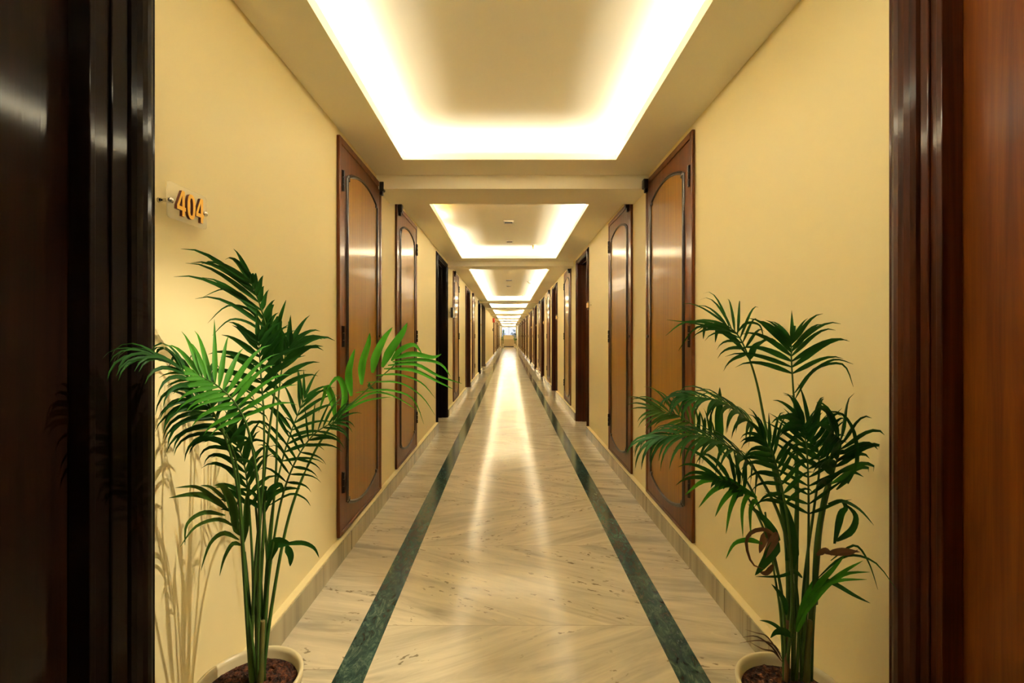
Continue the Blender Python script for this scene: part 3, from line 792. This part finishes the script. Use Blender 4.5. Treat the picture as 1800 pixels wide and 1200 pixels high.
# bare stems and canes
def stems(root, L):
    for pts, r, mm in L:
        bm = bmesh.new(); tube(bm, spline([P(*v)-root.location for v in pts], 20), lambda t: r*.75*(1-.35*t), 8)
        obj('stem', bm, M[mm], root, smooth=True)
stems(LP, [([(440, 1195, 1.21), (436, 1060, 1.2), (428, 960, 1.19), (420, 900, 1.18)], .005, 'stalk'), ([(446, 1195, 1.21), (440, 1080, 1.21), (430, 970, 1.2)], .006, 'stalk'),
           ([(452, 1195, 1.2), (455, 1080, 1.2), (462, 960, 1.2), (466, 860, 1.2)], .007, 'stalk'), ([(459, 1195, 1.22), (462, 1100, 1.22), (470, 1000, 1.22), (462, 880, 1.22)], .006, 'stalk'),
           ([(465, 1195, 1.22), (462, 1120, 1.22), (458, 1000, 1.22), (448, 870, 1.22)], .0055, 'stalk'), ([(444, 1198, 1.19), (440, 1150, 1.19), (444, 1080, 1.19)], .010, 'stalk'),
           ([(458, 1198, 1.19), (460, 1140, 1.19), (462, 1090, 1.19)], .011, 'cane'), ([(450, 1198, 1.22), (452, 1120, 1.22), (447, 1020, 1.22)], .009, 'stalk')])

# ---- right palm
RP = thing('potted_palm', 'tall dark green palm with a withered leaf in a cream pot by the right wall', 'potted plant', (.74, 1.19, 0), group='potted palms in the foreground')
pot(RP, .130, .235)
c1, c2, c3, c4 = (1382, 1192, 1.18), (1394, 1195, 1.19), (1408, 1195, 1.19), (1420, 1192, 1.2)
frond(RP, [c1, (1388, 1000, 1.2), (1370, 850, 1.22), (1346, 750, 1.23), (1332, 680, 1.24), (1317, 630, 1.24), (1298, 590, 1.25), (1278, 572, 1.26)], .74, 11, .15, .011, 75, 25, .95, (.2, -.9, .45), (.8, 1), .05, 'leaf', .9, .9, stem_r=.005)
leaves(RP, [([(1316, 630, 1.24), (1285, 590, 1.25), (1240, 572, 1.26), (1172, 562, 1.28)], .009), ([(1300, 600, 1.25), (1260, 572, 1.26), (1205, 566, 1.27), (1170, 590, 1.28)], .008),
            ([(1312, 622, 1.24), (1270, 585, 1.25), (1225, 575, 1.26), (1192, 617, 1.27)], .008), ([(1260, 572, 1.26), (1240, 572, 1.26), (1236, 596, 1.26)], .012), ([(1278, 572, 1.26), (1262, 575, 1.26), (1257, 602, 1.26)], .014),
            ([(1317, 632, 1.24), (1325, 610, 1.24), (1345, 598, 1.23)], .018), ([(1295, 585, 1.25), (1312, 568, 1.25), (1335, 572, 1.25), (1342, 596, 1.25)], .008)], 'leaf')
frond(RP, [c2, (1400, 1000, 1.2), (1402, 850, 1.2), (1398, 740, 1.2), (1394, 680, 1.2), (1391, 630, 1.2), (1391, 600, 1.2)], .74, 10, .150, .016, 62, 32, .62, (0, -1, .1), (1.1, .95), .03, 'leaf', .55, .95, stem_r=.0045)
leaves(RP, [([(1397, 690, 1.2), (1425, 655, 1.19), (1465, 632, 1.18), (1500, 640, 1.16)], .008), ([(1398, 700, 1.2), (1430, 650, 1.19), (1480, 640, 1.17), (1500, 680, 1.15)], .008),
            ([(1392, 590, 1.2), (1394, 572, 1.2), (1393, 583, 1.2)], .012), ([(1391, 608, 1.2), (1375, 590, 1.2), (1350, 572, 1.2)], .010), ([(1392, 620, 1.2), (1370, 598, 1.2), (1338, 570, 1.2)], .011)], 'leaf')
# left mid frond, arching
frond(RP, [c1, (1385, 1020, 1.17), (1375, 900, 1.15), (1345, 775, 1.12), (1310, 735, 1.11), (1265, 705, 1.10), (1210, 697, 1.09)], .60, 19, .105, .012, 55, 18, 2.0, (-.1, -.4, .9), (1, 1), .02, 'leaf', .8, .9, stem_r=.006)
frond(RP, [c2, (1392, 1020, 1.14), (1375, 920, 1.11), (1330, 830, 1.08), (1280, 785, 1.06), (1220, 765, 1.05), (1160, 768, 1.04)], .50, 23, .120, .011, 55, 14, 1.9, (-.1, -.4, .9), (1, 1), .02, 'leaf', .8, .9, stem_r=.005)
frond(RP, [c1, (1370, 1020, 1.2), (1330, 880, 1.2), (1285, 810, 1.2), (1240, 765, 1.2), (1195, 732, 1.2), (1160, 722, 1.2)], .60, 15, .105, .010, 60, 18, .8, (.1, -.8, .6), (1, 1), .03, 'leafo', .8, .8)
leaves(RP, [([(1266, 800, 1.15), (1262, 740, 1.15), (1264, 710, 1.15), (1265, 680, 1.15)], .022), ([(1248, 770, 1.15), (1248, 745, 1.15), (1250, 722, 1.15)], .010), ([(1236, 765, 1.15), (1238, 745, 1.15), (1239, 733, 1.15)], .010), ([(1226, 758, 1.15), (1228, 740, 1.15), (1230, 722, 1.15)], .010)], 'leaf')
# central herringbone frond
frond(RP, [c3, (1418, 1060, 1.16), (1421, 950, 1.15), (1421, 860, 1.14), (1418, 790, 1.14), (1412, 755, 1.15)], .50, 17, .120, .0115, 62, 38, .18, (0, -1, .05), (1, 1), .02, 'leaf', .5, 1.0, jit=.05)
frond(RP, [c1, (1392, 1060, 1.13), (1388, 950, 1.1), (1375, 860, 1.08), (1358, 800, 1.07), (1340, 770, 1.06)], .54, 14, .105, .014, 60, 25, 1.1, (-.1, -.8, .6), (1, 1), .02, 'leaf', .7, .9)
# dark cluster toward the wall
frond(RP, [c4, (1432, 1040, 1.2), (1445, 920, 1.18), (1465, 830, 1.15), (1478, 780, 1.13), (1462, 760, 1.10)], .55, 14, .125, .024, 55, 35, 1.2, (.3, -.9, .3), (1, 1), .05, 'leaf', .8, .95)
frond(RP, [c3, (1412, 1040, 1.18), (1430, 900, 1.17), (1440, 820, 1.16), (1430, 765, 1.16), (1405, 735, 1.16)], .60, 13, .105, .018, 55, 30, 1.0, (.2, -.9, .4), (1, 1), .05, 'leaf', .8, .95)
leaves(RP, [([(1490, 850, 1.15), (1505, 810, 1.13), (1500, 760, 1.12), (1480, 728, 1.11), (1450, 722, 1.11)], .011), ([(1470, 860, 1.15), (1490, 840, 1.14), (1500, 830, 1.13), (1518, 838, 1.12)], .012),
            ([(1455, 885, 1.15), (1480, 880, 1.13), (1510, 895, 1.1), (1536, 923, 1.08)], .009), ([(1466, 955, 1.15), (1475, 905, 1.14), (1485, 890, 1.13), (1478, 880, 1.13)], .019), ([(1470, 950, 1.15), (1495, 930, 1.13), (1502, 905, 1.12), (1485, 885, 1.12)], .019)], 'leaf')
# lower-left fan
frond(RP, [c1, (1375, 1050, 1.15), (1350, 950, 1.12), (1318, 880, 1.10), (1290, 850, 1.09), (1262, 843, 1.08)], .68, 8, .13, .015, 60, 20, 1.1, (-.1, -.8, .5), (.25, 1), .02, 'leaf', .9, .9)
leaves(RP, [([(1300, 852, 1.1), (1270, 842, 1.09), (1235, 845, 1.08), (1204, 870, 1.07)], .016), ([(1312, 860, 1.1), (1280, 850, 1.09), (1252, 862, 1.08), (1228, 892, 1.07)], .016), ([(1312, 862, 1.1), (1290, 860, 1.09), (1270, 880, 1.08), (1257, 908, 1.08)], .015),
            ([(1325, 870, 1.1), (1300, 862, 1.09), (1284, 890, 1.09), (1276, 938, 1.08)], .015), ([(1330, 875, 1.1), (1315, 868, 1.09), (1304, 895, 1.09), (1306, 945, 1.09)], .013), ([(1335, 890, 1.1), (1324, 880, 1.1), (1318, 900, 1.1), (1320, 945, 1.1)], .012),
            ([(1340, 955, 1.12), (1315, 948, 1.11), (1290, 955, 1.1), (1276, 982, 1.1)], .012)], 'leafb', 'lighter green lower leaflet')
leaves(RP, [([(1368, 945, 1.12), (1345, 930, 1.11), (1320, 935, 1.1), (1311, 955, 1.1), (1322, 990, 1.1), (1345, 1000, 1.1)], .010), ([(1365, 935, 1.12), (1352, 960, 1.11), (1340, 985, 1.11)], .022), ([(1360, 950, 1.12), (1345, 940, 1.12), (1338, 958, 1.12), (1335, 972, 1.12)], .022),
            ([(1358, 992, 1.12), (1346, 1006, 1.12), (1334, 1004, 1.12)], .014), ([(1435, 975, 1.12), (1450, 966, 1.12), (1462, 976, 1.12)], .014), ([(1455, 972, 1.12), (1480, 966, 1.11), (1512, 970, 1.1)], .013), ([(1450, 972, 1.12), (1490, 972, 1.11), (1508, 966, 1.1)], .010)], 'dry', 'withered brown curled leaflet')
leaves(RP, [([(1366, 950, 1.12), (1350, 975, 1.11), (1327, 1011, 1.1)], .030), ([(1410, 1015, 1.15), (1395, 1004, 1.14), (1370, 1012, 1.12), (1328, 1013, 1.1)], .010),
            ([(1382, 985, 1.13), (1388, 940, 1.13), (1380, 900, 1.13), (1368, 880, 1.13)], .022), ([(1392, 1000, 1.13), (1392, 960, 1.13), (1385, 910, 1.13), (1372, 870, 1.13)], .026), ([(1370, 950, 1.13), (1345, 915, 1.12), (1315, 886, 1.11)], .018),
            ([(1438, 1015, 1.15), (1470, 985, 1.14), (1500, 975, 1.12), (1540, 990, 1.09), (1577, 1038, 1.06)], .007), ([(1460, 985, 1.14), (1500, 958, 1.12), (1525, 985, 1.1), (1543, 1036, 1.08)], .006),
            ([(1435, 1018, 1.15), (1460, 1022, 1.14), (1500, 1045, 1.11), (1530, 1060, 1.09)], .012), ([(1382, 1080, 1.15), (1375, 1050, 1.14), (1356, 1026, 1.13)], .014), ([(1380, 1115, 1.15), (1365, 1100, 1.14), (1350, 1092, 1.13), (1335, 1090, 1.12)], .009),
            ([(1392, 1118, 1.15), (1375, 1108, 1.14), (1362, 1110, 1.13), (1354, 1121, 1.12)], .018)], 'leaf')
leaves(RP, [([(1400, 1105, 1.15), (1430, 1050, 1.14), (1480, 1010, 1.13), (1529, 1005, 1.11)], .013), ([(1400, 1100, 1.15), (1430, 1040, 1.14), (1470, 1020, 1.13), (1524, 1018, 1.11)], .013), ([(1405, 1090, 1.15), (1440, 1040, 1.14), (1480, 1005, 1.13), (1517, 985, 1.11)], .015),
            ([(1408, 1090, 1.15), (1435, 1030, 1.14), (1462, 1000, 1.13), (1485, 975, 1.12)], .016), ([(1400, 1110, 1.15), (1412, 1060, 1.15), (1428, 1020, 1.15)], .022)], 'leafb', 'bright green leaflet')
leaves(RP, [([(1375, 1160, 1.12), (1362, 1135, 1.1), (1335, 1125, 1.08), (1300, 1130, 1.06)], .004), ([(1374, 1162, 1.12), (1358, 1138, 1.1), (1330, 1118, 1.08), (1305, 1120, 1.06)], .004), ([(1376, 1165, 1.12), (1360, 1145, 1.1), (1340, 1140, 1.08), (1318, 1128, 1.06)], .004), ([(1376, 1160, 1.12), (1350, 1120, 1.1), (1330, 1112, 1.08), (1310, 1106, 1.06)], .003)], 'dry', 'thin dry blade')
stems(RP, [([(1378, 1195, 1.18), (1372, 1080, 1.18), (1360, 1000, 1.17), (1345, 900, 1.15)], .0045, 'stalk'), ([(1384, 1195, 1.19), (1386, 1080, 1.18), (1384, 980, 1.17), (1378, 880, 1.16)], .007, 'stalk'),
           ([(1392, 1195, 1.2), (1396, 1080, 1.2), (1400, 960, 1.2), (1398, 800, 1.2)], .005, 'stalk'), ([(1400, 1195, 1.18), (1404, 1090, 1.18), (1396, 980, 1.18), (1400, 880, 1.18)], .006, 'stalk'),
           ([(1408, 1195, 1.21), (1412, 1090, 1.2), (1420, 1000, 1.19), (1421, 920, 1.18)], .0045, 'stalk'), ([(1416, 1195, 1.2), (1424, 1080, 1.2), (1436, 980, 1.19), (1448, 880, 1.18)], .007, 'stalk'),
           ([(1425, 1195, 1.22), (1428, 1100, 1.21), (1438, 980, 1.2), (1444, 900, 1.19)], .008, 'stalk'), ([(1382, 1197, 1.17), (1383, 1150, 1.17), (1384, 1090, 1.17)], .008, 'dry'),
           ([(1418, 1197, 1.18), (1420, 1140, 1.18), (1424, 1090, 1.18)], .012, 'cane'), ([(1432, 1060, 1.18), (1436, 960, 1.16), (1448, 880, 1.15), (1456, 850, 1.14)], .010, 'stalk')])

# ---- far palms
for src, x, y, sc, lab in ((LP, -.58, 46.6, 1.5, 'tall potted palm left of the desk at the far end'), (RP, .62, 46.6, 1.5, 'tall potted palm right of the desk at the far end'),
                           (LP, -.66, 44.6, .95, 'smaller potted palm in front of the far left palm'), (RP, .72, 44.6, .95, 'smaller potted palm in front of the far right palm')):
    o = src.copy(); C.objects.link(o)
    for ch in list(src.children):
        if ch.name.startswith('leaflet'): continue
        c = ch.copy(); C.objects.link(c); c.parent = o
        for g in ch.children:
            d = g.copy(); C.objects.link(d); d.parent = c
    o.location = (x, y, 0); o.scale = (sc*.62, sc*.62, sc); tag(o, lab, 'potted plant', 'potted palms at the far end')
